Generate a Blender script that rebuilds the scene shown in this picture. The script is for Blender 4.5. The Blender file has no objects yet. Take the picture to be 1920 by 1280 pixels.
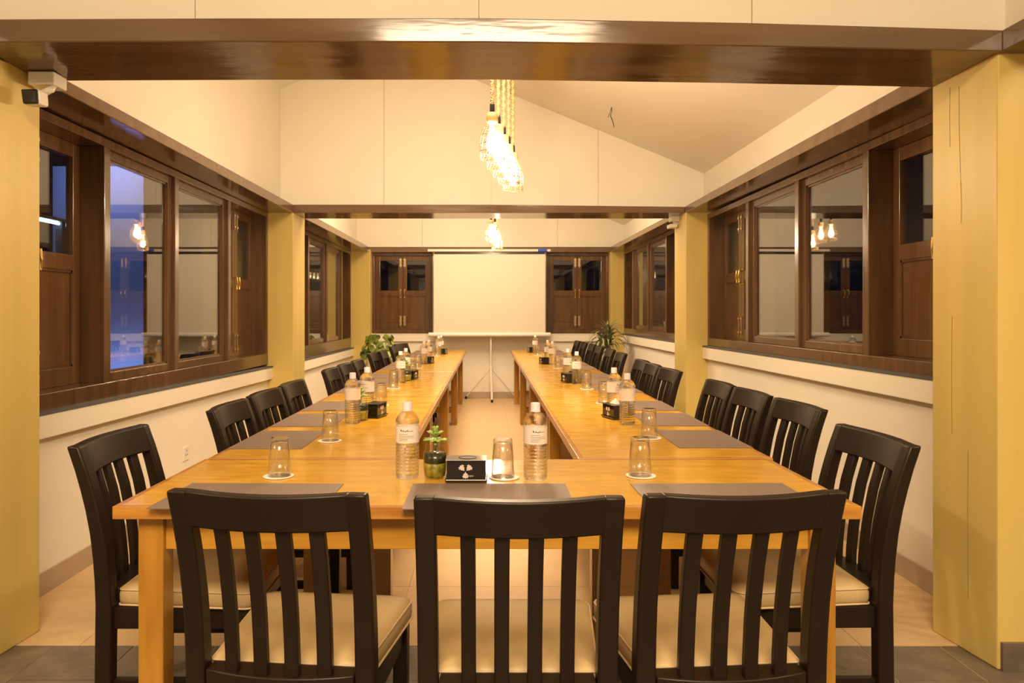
import bpy, bmesh, math, random
from mathutils import Vector, Matrix
R = math.radians
rnd = random.Random(7)
scene = bpy.context.scene
COL = scene.collection

# ------------------------------------------------------------------ camera
cam_data = bpy.data.cameras.new('camera')
cam = bpy.data.objects.new('camera', cam_data); COL.objects.link(cam)
cam.location = (0, 0, 1.26); cam.rotation_euler = (R(90), 0, 0)
cam_data.sensor_width = 36; cam_data.lens = 25.69
cam_data.shift_x = 0.0240; cam_data.shift_y = -0.0271
cam_data.clip_start = 0.05
scene.camera = cam

# ------------------------------------------------------------------ world, exposure, added fill panels, courtyard lamps
world = bpy.data.worlds.new('night_sky'); scene.world = world; world.use_nodes = True
world.node_tree.nodes['Background'].inputs[0].default_value = (0.05, 0.07, 0.14, 1)
world.node_tree.nodes['Background'].inputs[1].default_value = 0.03
scene.view_settings.view_transform = 'Standard'
scene.view_settings.look = 'None'
scene.view_settings.gamma = 1.0
scene.view_settings.use_curve_mapping = False
scene.view_settings.exposure = 0.13
WARM = (1.0, 0.75, 0.48)
BULB_W = 17.0

def area(name, loc, size, power, color=WARM, rot=(0, 0, 0), size_y=None):
    l = bpy.data.lights.new(name, 'AREA'); l.energy = power; l.color = color
    l.shape = 'RECTANGLE'; l.size = size; l.size_y = size_y or size
    o = bpy.data.objects.new(name, l); COL.objects.link(o)
    o.location = loc; o.rotation_euler = rot
    return o
area('added_fill_panel', (0.0, -0.9, 3.35), 1.6, 265)  # unseen warm panel added behind the camera to brighten the front room
bay_fill = area('added_fill_panel', (0.0, 3.5, 3.25), 1.3, 62, rot=(R(42), 0, 0), size_y=.7)  # added fill out of view, tilted to lift the near bay and gable
bay_fill.data.spread = R(115)
area('added_fill_panel', (-0.2, 8.2, 3.30), 1.0, 92, size_y=1.6)  # added fill hidden behind the cross beam, evens out the far bay
area('added_fill_panel', (3.0, 0.6, 2.85), 1.0, 60)  # added side fill for the front room, out of view
area('added_fill_panel', (-3.0, 0.6, 2.85), 1.0, 60)  # same added fill on the left side
area('courtyard_light', (-5.9, 10.7, 3.7), 0.5, 20, (0.26, 0.40, 1.0), (R(50), 0, 0))
area('courtyard_light', (-5.7, 10.9, 0.1), 0.4, 12, (0.26, 0.40, 1.0), (R(110), 0, 0))

# ------------------------------------------------------------------ helpers
class MB:
    def __init__(s, f=None): s.v = []; s.f = []; s.t = f
    def add(s, vs, fs):
        n = len(s.v)
        s.v += [tuple(s.t(*p)) if s.t else tuple(p) for p in vs]
        s.f += [tuple(i + n for i in q) for q in fs]
    def box(s, x0, x1, y0, y1, z0, z1):
        s.hexa([(x0,y0,z0),(x1,y0,z0),(x1,y1,z0),(x0,y1,z0),(x0,y0,z1),(x1,y0,z1),(x1,y1,z1),(x0,y1,z1)])
    def hexa(s, p):
        s.add(p, [(0,3,2,1),(4,5,6,7),(0,1,5,4),(1,2,6,5),(2,3,7,6),(3,0,4,7)])
    def loft(s, rings, closed=False):
        n = len(rings[0]); vs = [p for r in rings for p in r]; fs = []
        m = len(rings)
        for i in range(m if closed else m - 1):
            j = (i + 1) % m
            for k in range(n):
                l = (k + 1) % n
                fs.append((i*n+k, i*n+l, j*n+l, j*n+k))
        if not closed:
            fs.append(tuple(range(n))[::-1]); fs.append(tuple((m-1)*n + k for k in range(n)))
        s.add(vs, fs)
    def lathe(s, prof, c=(0,0,0), n=24):
        vs = []; fs = []; m = len(prof)
        for r, z in prof:
            for k in range(n):
                a = 2*math.pi*k/n
                vs.append((c[0]+r*math.cos(a), c[1]+r*math.sin(a), c[2]+z))
        for i in range(m-1):
            for k in range(n):
                l = (k+1) % n
                fs.append((i*n+k, i*n+l, (i+1)*n+l, (i+1)*n+k))
        if prof[0][0] > 1e-5: fs.append(tuple(range(n))[::-1])
        if prof[-1][0] > 1e-5: fs.append(tuple((m-1)*n+k for k in range(n)))
        s.add(vs, fs)
    def tube(s, pts, r, n=8, closed=False):
        pts = [Vector(p) for p in pts]; rings = []; m = len(pts)
        up = Vector((0,0,1))
        for i, p in enumerate(pts):
            a = pts[(i-1) % m] if (closed or i > 0) else pts[i]
            b = pts[(i+1) % m] if (closed or i < m-1) else pts[i]
            d = (b-a).normalized()
            u = d.cross(up)
            if u.length < 0.05: u = d.cross(Vector((1,0,0)))
            u.normalize(); w = d.cross(u).normalized()
            rr = r[i] if isinstance(r, (list, tuple)) else r
            rings.append([tuple(p + u*rr*math.cos(2*math.pi*k/n) + w*rr*math.sin(2*math.pi*k/n)) for k in range(n)])
        s.loft(rings, closed)
    def prism(s, poly, y0, y1):
        """poly of (x,z) extruded along y"""
        n = len(poly)
        vs = [(x, y0, z) for x, z in poly] + [(x, y1, z) for x, z in poly]
        fs = [tuple(range(n)), tuple(range(n, 2*n))[::-1]] + [(i, (i+1) % n, n+(i+1) % n, n+i) for i in range(n)]
        s.add(vs, fs)
    def mesh(s, name, mat, smooth=False):
        me = bpy.data.meshes.new(name); me.from_pydata(s.v, [], s.f)
        bm = bmesh.new(); bm.from_mesh(me)
        bmesh.ops.recalc_face_normals(bm, faces=bm.faces)
        bm.to_mesh(me); bm.free()
        if mat: me.materials.append(mat)
        if smooth:
            me.polygons.foreach_set('use_smooth', [True]*len(me.polygons))
            if smooth != 'all':
                try: me.set_sharp_from_angle(angle=R(40))
                except Exception: pass
        return me
    def build(s, name, mat, parent=None, smooth=False, bevel=0, seg=2):
        o = bpy.data.objects.new(name, s.mesh(name, mat, smooth)); COL.objects.link(o)
        if parent is not None: o.parent = parent
        if bevel:
            m = o.modifiers.new('bevel', 'BEVEL'); m.width = bevel; m.segments = seg; m.limit_method = 'ANGLE'
            m.harden_normals = False
        return o

def tag(o, label=None, cat=None, group=None, kind=None):
    if label: o['label'] = label
    if cat: o['category'] = cat
    if group: o['group'] = group
    if kind: o['kind'] = kind
    return o
def empty(name, loc=(0,0,0), rz=0):
    o = bpy.data.objects.new(name, None); COL.objects.link(o)
    o.location = loc; o.rotation_euler = (0, 0, rz); o.empty_display_size = 0.1
    return o
KIDS = {}
def children(o):
    return [c for c in COL.objects if c.parent == o]
def snapshot(root):
    return [(c, [g for g in COL.objects if g.parent == c]) for c in COL.objects if c.parent == root]
def dup(root, snap, loc, rz=0, label=None):
    r = root.copy(); COL.objects.link(r); r.location = loc; r.rotation_euler = (0, 0, rz)
    if label: r['label'] = label
    for c, gs in snap:
        d = c.copy(); COL.objects.link(d); d.parent = r
        for g in gs:
            e = g.copy(); COL.objects.link(e); e.parent = d
    return r

# ------------------------------------------------------------------ materials
def mat(name, color, rough=0.5, spec=0.5, metal=0.0, coat=0.0, coat_rough=0.1, var=0.0, scale=5.0, stretch=(1,1,1), bump=0.0, bscale=None, color2=None, rvar=0.0, detail=4):
    m = bpy.data.materials.new(name); m.use_nodes = True
    nt = m.node_tree; b = nt.nodes['Principled BSDF']
    b.inputs['Base Color'].default_value = (*color, 1)
    b.inputs['Roughness'].default_value = rough
    b.inputs['Metallic'].default_value = metal
    b.inputs['Specular IOR Level'].default_value = spec
    b.inputs['Coat Weight'].default_value = coat
    b.inputs['Coat Roughness'].default_value = coat_rough
    if var or color2 or bump or rvar:
        tc = nt.nodes.new('ShaderNodeTexCoord'); mp = nt.nodes.new('ShaderNodeMapping')
        mp.inputs['Scale'].default_value = stretch
        nt.links.new(tc.outputs['Object'], mp.inputs['Vector'])
        nz = nt.nodes.new('ShaderNodeTexNoise'); nz.inputs['Scale'].default_value = scale; nz.inputs['Detail'].default_value = detail
        nt.links.new(mp.outputs[0], nz.inputs['Vector'])
        if var or color2:
            rp = nt.nodes.new('ShaderNodeValToRGB')
            c2 = color2 or tuple(c*(1-var) for c in color)
            c1 = color if color2 else tuple(min(1, c*(1+var)) for c in color)
            rp.color_ramp.elements[0].position = 0.32; rp.color_ramp.elements[1].position = 0.68
            rp.color_ramp.elements[0].color = (*c2, 1); rp.color_ramp.elements[1].color = (*c1, 1)
            nt.links.new(nz.outputs[0], rp.inputs[0]); nt.links.new(rp.outputs[0], b.inputs['Base Color'])
        if rvar:
            mr = nt.nodes.new('ShaderNodeMapRange')
            mr.inputs['From Min'].default_value = 0.3; mr.inputs['From Max'].default_value = 0.7
            mr.inputs['To Min'].default_value = max(0.02, rough-rvar); mr.inputs['To Max'].default_value = rough+rvar
            nt.links.new(nz.outputs[0], mr.inputs[0]); nt.links.new(mr.outputs[0], b.inputs['Roughness'])
        if bump:
            n2 = nz
            if bscale:
                n2 = nt.nodes.new('ShaderNodeTexNoise'); n2.inputs['Scale'].default_value = bscale; n2.inputs['Detail'].default_value = 3
                nt.links.new(mp.outputs[0], n2.inputs['Vector'])
            bp = nt.nodes.new('ShaderNodeBump'); bp.inputs['Strength'].default_value = bump; bp.inputs['Distance'].default_value = 0.01
            nt.links.new(n2.outputs[0], bp.inputs['Height']); nt.links.new(bp.outputs[0], b.inputs['Normal'])
    return m
def emis(name, color, strength):
    m = bpy.data.materials.new(name); m.use_nodes = True; nt = m.node_tree
    nt.nodes.remove(nt.nodes['Principled BSDF'])
    e = nt.nodes.new('ShaderNodeEmission'); e.inputs[0].default_value = (*color, 1); e.inputs[1].default_value = strength
    nt.links.new(e.outputs[0], nt.nodes['Material Output'].inputs[0])
    return m
def thin_glass(name, tint=(1,1,1), ior=1.5, gain=1.7, rough=0.01, haze=0.0, haze_color=(.5,.5,.5), refr=0):
    m = bpy.data.materials.new(name); m.use_nodes = True; nt = m.node_tree
    nt.nodes.remove(nt.nodes['Principled BSDF'])
    t = nt.nodes.new('ShaderNodeBsdfTransparent'); t.inputs[0].default_value = (*tint, 1)
    g = nt.nodes.new('ShaderNodeBsdfGlossy'); g.inputs['Roughness'].default_value = rough
    fr = nt.nodes.new('ShaderNodeFresnel'); fr.inputs[0].default_value = ior
    ge = nt.nodes.new('ShaderNodeNewGeometry'); mi = nt.nodes.new('ShaderNodeMix'); mi.data_type = 'FLOAT'
    mi.inputs[2].default_value = ior; mi.inputs[3].default_value = 1/ior
    nt.links.new(ge.outputs['Backfacing'], mi.inputs[0]); nt.links.new(mi.outputs[0], fr.inputs[0])
    mu = nt.nodes.new('ShaderNodeMath'); mu.operation = 'MULTIPLY'; mu.inputs[1].default_value = gain; mu.use_clamp = True
    nt.links.new(fr.outputs[0], mu.inputs[0])
    mx = nt.nodes.new('ShaderNodeMixShader')
    nt.links.new(mu.outputs[0], mx.inputs[0]); nt.links.new(t.outputs[0], mx.inputs[1]); nt.links.new(g.outputs[0], mx.inputs[2])
    out = mx
    if refr:
        gl = nt.nodes.new('ShaderNodeBsdfGlass'); gl.inputs['IOR'].default_value = 1.45; gl.inputs['Roughness'].default_value = .02
        m3 = nt.nodes.new('ShaderNodeMixShader'); m3.inputs[0].default_value = refr
        nt.links.new(mx.outputs[0], m3.inputs[1]); nt.links.new(gl.outputs[0], m3.inputs[2]); out = m3
    if haze:
        d = nt.nodes.new('ShaderNodeBsdfDiffuse'); d.inputs[0].default_value = (*haze_color, 1)
        m2 = nt.nodes.new('ShaderNodeMixShader'); m2.inputs[0].default_value = haze
        nt.links.new(mx.outputs[0], m2.inputs[1]); nt.links.new(d.outputs[0], m2.inputs[2]); out = m2
    nt.links.new(out.outputs[0], nt.nodes['Material Output'].inputs[0])
    return m
def glassy(name, ior=1.3, mix=0.5, tint=(1,1,1)):
    """part refracting, part straight-through clear plastic or glass"""
    m = bpy.data.materials.new(name); m.use_nodes = True; nt = m.node_tree
    nt.nodes.remove(nt.nodes['Principled BSDF'])
    t = nt.nodes.new('ShaderNodeBsdfTransparent'); t.inputs[0].default_value = (*tint, 1)
    g = nt.nodes.new('ShaderNodeBsdfGlass'); g.inputs['IOR'].default_value = ior; g.inputs['Roughness'].default_value = 0.02
    g.inputs[0].default_value = (*tint, 1)
    mx = nt.nodes.new('ShaderNodeMixShader'); mx.inputs[0].default_value = mix
    nt.links.new(t.outputs[0], mx.inputs[1]); nt.links.new(g.outputs[0], mx.inputs[2])
    nt.links.new(mx.outputs[0], nt.nodes['Material Output'].inputs[0])
    return m
def stripes(name, c1, c2, scale, axis='X', rough=0.5, bump=0.5, dirn=None, rot=(0,0,0)):
    m = mat(name, c1, rough); nt = m.node_tree; b = nt.nodes['Principled BSDF']
    tc = nt.nodes.new('ShaderNodeTexCoord'); mp = nt.nodes.new('ShaderNodeMapping'); mp.inputs['Rotation'].default_value = rot
    w = nt.nodes.new('ShaderNodeTexWave'); w.bands_direction = axis; w.inputs['Scale'].default_value = scale; w.inputs['Distortion'].default_value = 0.2
    nt.links.new(tc.outputs['Object'], mp.inputs[0]); nt.links.new(mp.outputs[0], w.inputs[0])
    rp = nt.nodes.new('ShaderNodeValToRGB'); rp.color_ramp.elements[0].color = (*c2, 1); rp.color_ramp.elements[1].color = (*c1, 1)
    nt.links.new(w.outputs['Fac'], rp.inputs[0]); nt.links.new(rp.outputs[0], b.inputs['Base Color'])
    bp = nt.nodes.new('ShaderNodeBump'); bp.inputs['Strength'].default_value = bump; bp.inputs['Distance'].default_value = 0.003
    nt.links.new(w.outputs['Fac'], bp.inputs['Height']); nt.links.new(bp.outputs[0], b.inputs['Normal'])
    return m

M = {}
M['cream'] = mat('cream_plaster', (.86, .82, .73), .6, .3, var=.02, scale=1.5, bump=.05, bscale=18)
M['lower'] = mat('lower_wall_paint', (.86, .80, .70), .55, .35, var=.02, scale=2, bump=.04, bscale=20)
M['ledge'] = mat('ledge_paint', (.88, .82, .70), .45, .4)
M["olive"] = mat("olive_yellow_paint", (.63, .485, .155), .42, .4, var=.05, scale=2.2, stretch=(5,5,.35), bump=.12, bscale=2.5)
M['beam'] = mat('glossy_brown_beam_paint', (.15, .088, .048), .15, .5, var=.16, scale=2.2, stretch=(.7,5,5), bump=.16, bscale=4, rvar=.07, coat=.3)
M['wood'] = mat('varnished_dark_wood', (.105, .052, .024), .24, .5, coat=.4, coat_rough=.12, var=.25, scale=3, stretch=(6,6,.6), bump=.08)
M['leafwood'] = mat('varnished_panel_wood', (.125, .06, .026), .22, .5, coat=.4, coat_rough=.1, var=.2, scale=3, stretch=(6,6,.6), bump=.05)
M['tabletop'] = mat('honey_plywood', (.70, .41, .048), .22, .4, coat=.2, coat_rough=.1, color2=(.58, .30, .026), scale=7, stretch=(1.2,4,1), rvar=.05, detail=7, bump=.02)
M['tablewood'] = mat('honey_pine', (.50, .25, .035), .3, .45, coat=.2, color2=(.36, .165, .02), scale=4, stretch=(7,7,.7), detail=5)
M['apronwood'] = mat('honey_pine_rail', (.58, .31, .04), .3, .45, coat=.2, color2=(.44, .21, .025), scale=4, stretch=(.8,7,8), detail=5)
M['edgewood'] = mat('honey_edge_strip', (.54, .26, .04), .28, .5, coat=.3, color2=(.36, .145, .03), scale=5, stretch=(.9,6,9), detail=5)
M['black'] = mat('black_brown_lacquer', (.016, .0095, .0055), .38, .26, var=.1, scale=8)
M['seat'] = mat('cream_leather', (.53, .385, .19), .46, .45, var=.06, scale=6, bump=.12, bscale=30)
M['piping'] = mat('leather_piping', (.60, .45, .27), .45)
M['tile'] = mat('beige_floor_tile', (.66, .47, .255), .42, .35, var=.07, scale=2.5, stretch=(.6,3,1), rvar=.06)
M['slate'] = mat('slate_floor_tile', (.15, .12, .095), .38, .5, var=.22, scale=9, bump=.5, bscale=14)
M['grout'] = mat('grout', (.42, .33, .22), .8)
M['skirt'] = mat('beige_skirting_tile', (.44, .34, .25), .3, .5, var=.05, scale=5)
M['concrete'] = mat('dark_concrete', (.1, .1, .1), .8)
M['glass'] = thin_glass('window_glass', (.93,.95,.97), 1.5, 1.7)
M['screen'] = mat('matte_screen_fabric', (.74, .69, .60), .85, .1)
M['white'] = mat('white_plastic', (.82, .78, .72), .35, .5)
M['whitemetal'] = mat('white_metal', (.8, .77, .72), .3, .5)
M['greymetal'] = mat('grey_metal', (.35, .33, .3), .35, .5, metal=.8)
M['blackplastic'] = mat('black_plastic', (.012, .012, .012), .2, .5)
M['blue'] = mat('blue_sticker', (.03, .10, .6), .4)
M['brass'] = mat('brass', (.80, .52, .16), .28, .5, metal=1.0)
M['steel'] = mat('worn_steel', (.72, .58, .42), .3, .5, metal=1.0)
M['mat'] = stripes('woven_brown_vinyl', (.27, .195, .16), (.17, .12, .10), 120, 'X', .42, .35)
M['rope'] = stripes('jute_rope', (.62, .40, .16), (.30, .17, .05), 45, 'DIAGONAL', .8, .8)
M['socket'] = mat('light_wood', (.50, .30, .13), .5)
M['wire'] = mat('brass_wire', (.42, .27, .12), .35, .5, metal=.9)
M['cap'] = mat('lilac_cap', (.72, .64, .70), .4)
M['label'] = mat('paper_label', (.80, .70, .64), .5)
M['print'] = mat('label_ink', (.12, .09, .10), .6)
M['pet'] = glassy('clear_bottle', 1.33, .5, (.985,.985,.975))
M['tumbler'] = thin_glass('clear_tumbler', (.985,.98,.965), 1.5, 2.0, .02, refr=.10)
M['coaster'] = mat('white_paper_coaster', (.82, .76, .68), .6)
M['acrylic'] = mat('black_acrylic', (.012, .010, .009), .1, .5, coat=.3)
M['acrylictop'] = mat('black_acrylic_top', (.045, .038, .035), .12, .6)
M['logo'] = mat('grey_print', (.62, .56, .50), .5)
M['tissue'] = mat('tissue_paper', (.85, .8, .74), .8)
M['leaf'] = mat('fleshy_leaf', (.36, .50, .12), .35, .5, var=.3, scale=20)
M['pebble'] = mat('olive_pebbles', (.42, .34, .05), .4, .5, color2=(.12,.11,.015), scale=60)
M['murky'] = mat('dark_wet_soil', (.030, .032, .010), .2)
M['jar'] = thin_glass('jar_glass', (.93,.95,.88), 1.45, 1.4)
M['heart'] = mat('heart_leaf_green', (.12, .17, .03), .28, .5, color2=(.20, .24, .05), scale=8)
M['heart2'] = mat('heart_leaf_lime', (.30, .38, .05), .3, .5, var=.2, scale=8)
M['strap'] = stripes('striped_strap_leaf', (.10, .14, .045), (.34, .32, .15), 6, 'Y', .35, .1)
M['pot'] = mat('cream_glazed_pot', (.72, .62, .48), .3)
M['potdark'] = mat('brown_clay_pot', (.30, .16, .08), .5)
M['soil'] = mat('potting_soil', (.05, .035, .02), .9)
M['bark'] = mat('pale_bark', (.45, .36, .2), .7, color2=(.25,.2,.1), scale=20)
M['render'] = mat('courtyard_render', (.5, .5, .55), .6)
M['wirecable'] = mat('black_cable', (.02, .015, .01), .5)

# ------------------------------------------------------------------ floor
FLOORY = 2.775
mb = MB(); mb.box(-4.2, 4.2, -4.2, 11.1, -0.12, -0.0025)
floor = mb.build('floor', M['grout']); tag(floor, 'beige tiled floor with a dark slate strip in front', kind='structure')
# beige tiles, 0.594 m, joints at x = 1.42 - 0.594 k
rows = [FLOORY + .6*k for k in range(15)]
shared = {}
for k in range(-1, 7):
    x1 = 1.42 - .594*(k - 0); x0 = x1 - .594
    x0c, x1c = max(x0, -2.05), min(x1, 2.05)
    if x1c - x0c < .05: continue
    for y in rows:
        y1 = min(y + .6, 11.0)
        if y1 - y < .05: continue
        key = (round(x1c-x0c, 3), round(y1-y, 3))
        if key not in shared:
            w, d = key; b = MB(); b.box(.0012, w-.0012, .0012, d-.0012, -.014, 0)
            shared[key] = b.mesh('tile', M['tile'])
        o = bpy.data.objects.new('tile', shared[key]); COL.objects.link(o); o.parent = floor
        o.location = (x0c, y, rnd.uniform(0, .0004))
# slate tiles, 0.3056 wide
sl = {}
for j in range(6):
    y1 = FLOORY - .262*j; y0 = y1 - .262
    for k in range(-1, 12):
        x1 = 2.022 - .3056*k; x0 = x1 - .3056
        key = 's'
        if key not in sl:
            b = MB(); b.box(.003, .3026, .003, .259, -.014, 0); sl[key] = b.mesh('slate_tile', M['slate'])
        o = bpy.data.objects.new('slate_tile', sl[key]); COL.objects.link(o); o.parent = floor
        o.location = (x0, y0, rnd.uniform(-.001, .0015))
mb = MB(); mb.box(-4.2, 4.2, -4.2, FLOORY-.262*6, -.013, 0); o = mb.build('slate_paving', M['slate'], floor)
mb = MB(); mb.box(-4.2, 2.022-.3056*12, FLOORY-.262*6, FLOORY, -.013, 0); mb.build('slate_paving', M['slate'], floor)
mb = MB(); mb.box(2.022+.3056, 4.2, FLOORY-.262*6, FLOORY, -.013, 0); mb.build('slate_paving', M['slate'], floor)

# ------------------------------------------------------------------ walls and pillars
def st(name, mb, m, bevel=0, label=None, parent=None):
    o = mb.build(name, m, parent, bevel=bevel)
    if parent is None: tag(o, label, kind='structure')
    return o
P1 = (2.585, 2.905); P2 = (6.65, 7.07); FAR = 10.87
ZS = {'left': (.83, .785, .77, .765), 'right': (.980, .972, .972, .970)}
# lower walls (below the windows), with ledges
def lower_wall(side, sgn, bay, y0, y1, za, zb):
    x = 2.0
    b = MB()
    X = lambda v: sgn*v
    def sl_(xa, xb, z0a, z0b, z1a, z1b, ya=y0, yb=y1):
        xs = sorted([X(xa), X(xb)])
        b.hexa([(xs[0],ya,z0a),(xs[1],ya,z0a),(xs[1],yb,z0b),(xs[0],yb,z0b),(xs[0],ya,z1a),(xs[1],ya,z1a),(xs[1],yb,z1b),(xs[0],yb,z1b)])
    sl_(x, x+.22, 0, 0, za-.005, zb-.005)
    w = st('wall_'+side, b, M['lower'], label='cream wall below the %s window of the %s bay' % (side, bay))
    b = MB(); y_in = y1 - (.0 if bay == 'far' else .0)
    sl_(x-.045, x+.0, za-.118, zb-.118, za-.012, zb-.012, y0, y1)
    b.build('ledge', M['ledge'], w, bevel=.004)
    b = MB(); sl_(x-.05, x+.05, za-.012, zb-.012, za, zb, y0, y1); b.build('sill_slab', M['concrete'], w)
    b = MB(); sl_(x-.012, x, 0, 0, .1, .1, y0, y1)
    st('baseboard_'+side, b, M['skirt'], label='beige tile skirting along the %s wall, %s bay' % (side, bay))
for side, sgn in (('left', -1), ('right', 1)):
    z = ZS[side]
    lower_wall(side, sgn, 'near', P1[1], P2[0], z[0], z[1])
    lower_wall(side, sgn, 'far', P2[1], FAR, z[2], z[3])
# far wall
b = MB(); b.box(-2.3, 2.3, FAR, FAR+.22, 0, .962); wf = st('wall_far', b, M['lower'], label='cream far wall below the shuttered windows')
b = MB(); b.box(-2.0, 2.0, FAR-.045, FAR, .85, .955); b.build('ledge', M['ledge'], wf, bevel=.004)
b = MB(); b.box(-2.0, 2.0, FAR-.05, FAR+.05, .955, .965); b.build('sill_slab', M['ledge'], wf)
b = MB(); b.box(-.83, .88, FAR, FAR+.2, .962, 2.2); b.build('wall_panel', M['lower'], wf)
b = MB(); b.box(-2.0, 2.0, FAR-.012, FAR, 0, .1); st('baseboard_far', b, M['skirt'], label='beige tile skirting along the far wall')

# pillars: (inner x near, inner x far, y0, y1)
def pillar(label, sgn, xn, xf, y0, y1, xo=2.35, zt=2.2, base=False):
    b = MB(); xs = lambda v: sgn*v
    pts = [(xs(xn), y0), (xs(xo), y0), (xs(xo), y1), (xs(xf), y1)]
    b.hexa([(p[0], p[1], 0) for p in pts] + [(p[0], p[1], zt) for p in pts])
    o = b.build('pillar', M['olive'], bevel=.006); tag(o, label, kind='structure')
    return o
pillar('olive yellow pillar at the left edge of the photo', -1, 1.805, 1.778, P1[0], P1[1])
pr = pillar('olive yellow pillar with fine cracks at the right edge of the photo', 1, 1.805, 1.768, P1[0], P1[1])
pillar('olive yellow pillar between the two left windows', -1, 1.767, 1.767, P2[0], P2[1])
pillar('olive yellow pillar between the two right windows', 1, 1.800, 1.800, P2[0]-.02, P2[1]-.04)
pillar('olive yellow corner pillar left of the far window', -1, 1.715, 1.715, FAR-.18, FAR+.1)
pillar('olive yellow corner pillar right of the far window', 1, 1.805, 1.805, FAR-.18, FAR+.1)
# cracks in the right pillar: thin raised splits in the board facing
for pts in ([(2.765,2.12),(2.763,1.95),(2.758,1.80),(2.755,1.74)], [(2.755,1.76),(2.752,1.66),(2.754,1.60)], [(2.81,2.13),(2.812,2.02),(2.81,1.9)], [(2.80,1.25),(2.802,1.0),(2.80,.8)], [(2.72,.75),(2.722,.5),(2.72,.2)]):
    b = MB(); b.tube([(1.805-.037*(y-P1[0])/(P1[1]-P1[0])+.0005, y, z) for y, z in pts], .0016, 5)
    b.build('crack', mat('crack_shadow_line', (.25,.2,.06), .8), pr)
# wings of the front room beside the pillars (continue outwards) with slate skirting
for sgn, nm in ((-1, 'left'), (1, 'right')):
    b = MB(); xs = sorted([sgn*2.35, sgn*4.2]); b.box(xs[0], xs[1], P1[0]+.05, P1[0]+.2, 0, 3.4)
    st('wall_front_'+nm, b, M['olive'], label='olive wall beside the %s front pillar' % nm)
    b = MB(); xs = sorted([sgn*1.815, sgn*4.2]); b.box(xs[0], xs[1], P1[0]-.014, P1[0], 0, .1)
    st('baseboard_front_'+nm, b, M['slate'], label='dark slate skirting at the foot of the %s front pillar' % nm)

# ------------------------------------------------------------------ beams
def beam(label, rings):
    b = MB(); b.loft(rings); o = b.build('ceiling_beam', M['beam'], bevel=.004); tag(o, label, kind='structure'); return o
def ring_x(x, yf, yb, zbf, zbb, ztf, ztb):
    return [(x, yf, zbf), (x, yb, zbb), (x, yb, ztb), (x, yf, ztf)]
beam('wide glossy dark brown beam crossing the top of the photo', [
    ring_x(-2.6, P1[0]-.02, P1[1], 2.215, 2.184, 2.294, 2.27),
    ring_x(-1.8, P1[0]-.02, P1[1], 2.213, 2.184, 2.294, 2.27),
    ring_x(-.9, P1[0]-.02, P1[1], 2.215, 2.188, 2.298, 2.27),
    ring_x(0, P1[0]-.02, P1[1], 2.213, 2.189, 2.298, 2.27),
    ring_x(.9, P1[0]-.02, P1[1], 2.200, 2.176, 2.282, 2.27),
    ring_x(1.808, P1[0]-.02, P1[1], 2.181, 2.158, 2.256, 2.25),
    ring_x(2.6, P1[0]-.02, P1[1], 2.18, 2.158, 2.256, 2.25)])
beam('brown cross beam between the near and far bays', [ring_x(x, P2[0], P2[1]-.02, 2.177, 2.177, 2.253+d, 2.25) for x, d in ((-1.765, 0), (0, 0), (1.795, -.02))])
beam('brown beam along the top of the far wall', [ring_x(x, FAR-.10, FAR+.2, 2.165, 2.165, 2.245, 2.245) for x in (-2.3, 2.3)])
def side_beam(label, sgn, y0, y1, xa, xb, zba, zbb, zta, ztb, xo=2.3):
    rings = []
    for y, x, zb_, zt in ((y0, xa, zba, zta), (y1, xb, zbb, ztb)):
        rings.append([(sgn*x, y, zb_), (sgn*xo, y, zb_), (sgn*xo, y, zt), (sgn*x, y, zt)])
    return beam(label, rings)
side_beam('long brown beam above the near left windows', -1, P1[1], P2[0], 1.775, 1.767, 2.187, 2.177, 2.244, 2.253)
side_beam('long brown beam above the near right windows', 1, P1[1], P2[0], 1.770, 1.795, 2.160, 2.177, 2.235, 2.235)
side_beam('brown beam above the far left windows', -1, P2[0]+.001, FAR, 1.765, 1.735, 2.177, 2.168, 2.252, 2.24)
side_beam('brown beam above the far right windows', 1, P2[0]+.001, FAR, 1.798, 1.79, 2.177, 2.168, 2.232, 2.235)
side_beam('brown beam running from the right front pillar past the camera', 1, -2.5, P1[0]-.02, 1.815, 1.808, 2.18, 2.181, 2.26, 2.256, 1.98)
side_beam('brown beam running from the left front pillar past the camera', -1, -2.5, P1[0]-.02, 1.815, 1.808, 2.21, 2.213, 2.29, 2.294, 1.98)

# ------------------------------------------------------------------ upper walls and sloping ceiling
XL, XR = -1.945, 2.03
RX, RZ = -.93, 3.79
def ceil_z(x):
    return 2.575 + .41*(XR - x) if x > RX else 3.37 + .41*(x - XL)
def gable(name, label, y0, y1, seams, zb, xl=XL, xr=XR, par=None):
    root = empty(name); tag(root, label, kind='structure')
    xs = [xl] + seams + [xr]
    for a, c in zip(xs, xs[1:]):
        g = .0015
        top = [(c-g, ceil_z(c))]
        if a < RX < c: top.append((RX, RZ))
        top.append((a+g, ceil_z(a)))
        b = MB(); b.prism([(a+g, zb), (c-g, zb)] + top, y0, y1)
        b.build('panel', M['cream'], root)
    return root
gable('wall_gable', 'cream boarded gable wall above the middle cross beam', 6.85, 6.95, [-.97, .035, 1.04], 2.24)
gable('wall_gable', 'cream boarded gable wall above the far windows', FAR, FAR+.1, [-.97, .035, 1.04], 2.24)
gable('wall_front_upper', 'cream boarded wall above the front beam', P1[0]+.04, P1[0]+.2, [-1.05, -.03, .95], 2.26, -1.9, 1.87)
for sgn, nm, zt, xx in ((-1, 'left', 3.37, -XL), (1, 'right', 2.575, XR)):
    b = MB(); xs = sorted([sgn*xx, sgn*(xx+.12)]); b.box(xs[0], xs[1], P1[0]+.2, FAR+.1, 2.23, zt+.05)
    st('wall_upper_'+nm, b, M['cream'], label='cream upper wall above the %s beams' % nm)
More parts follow.
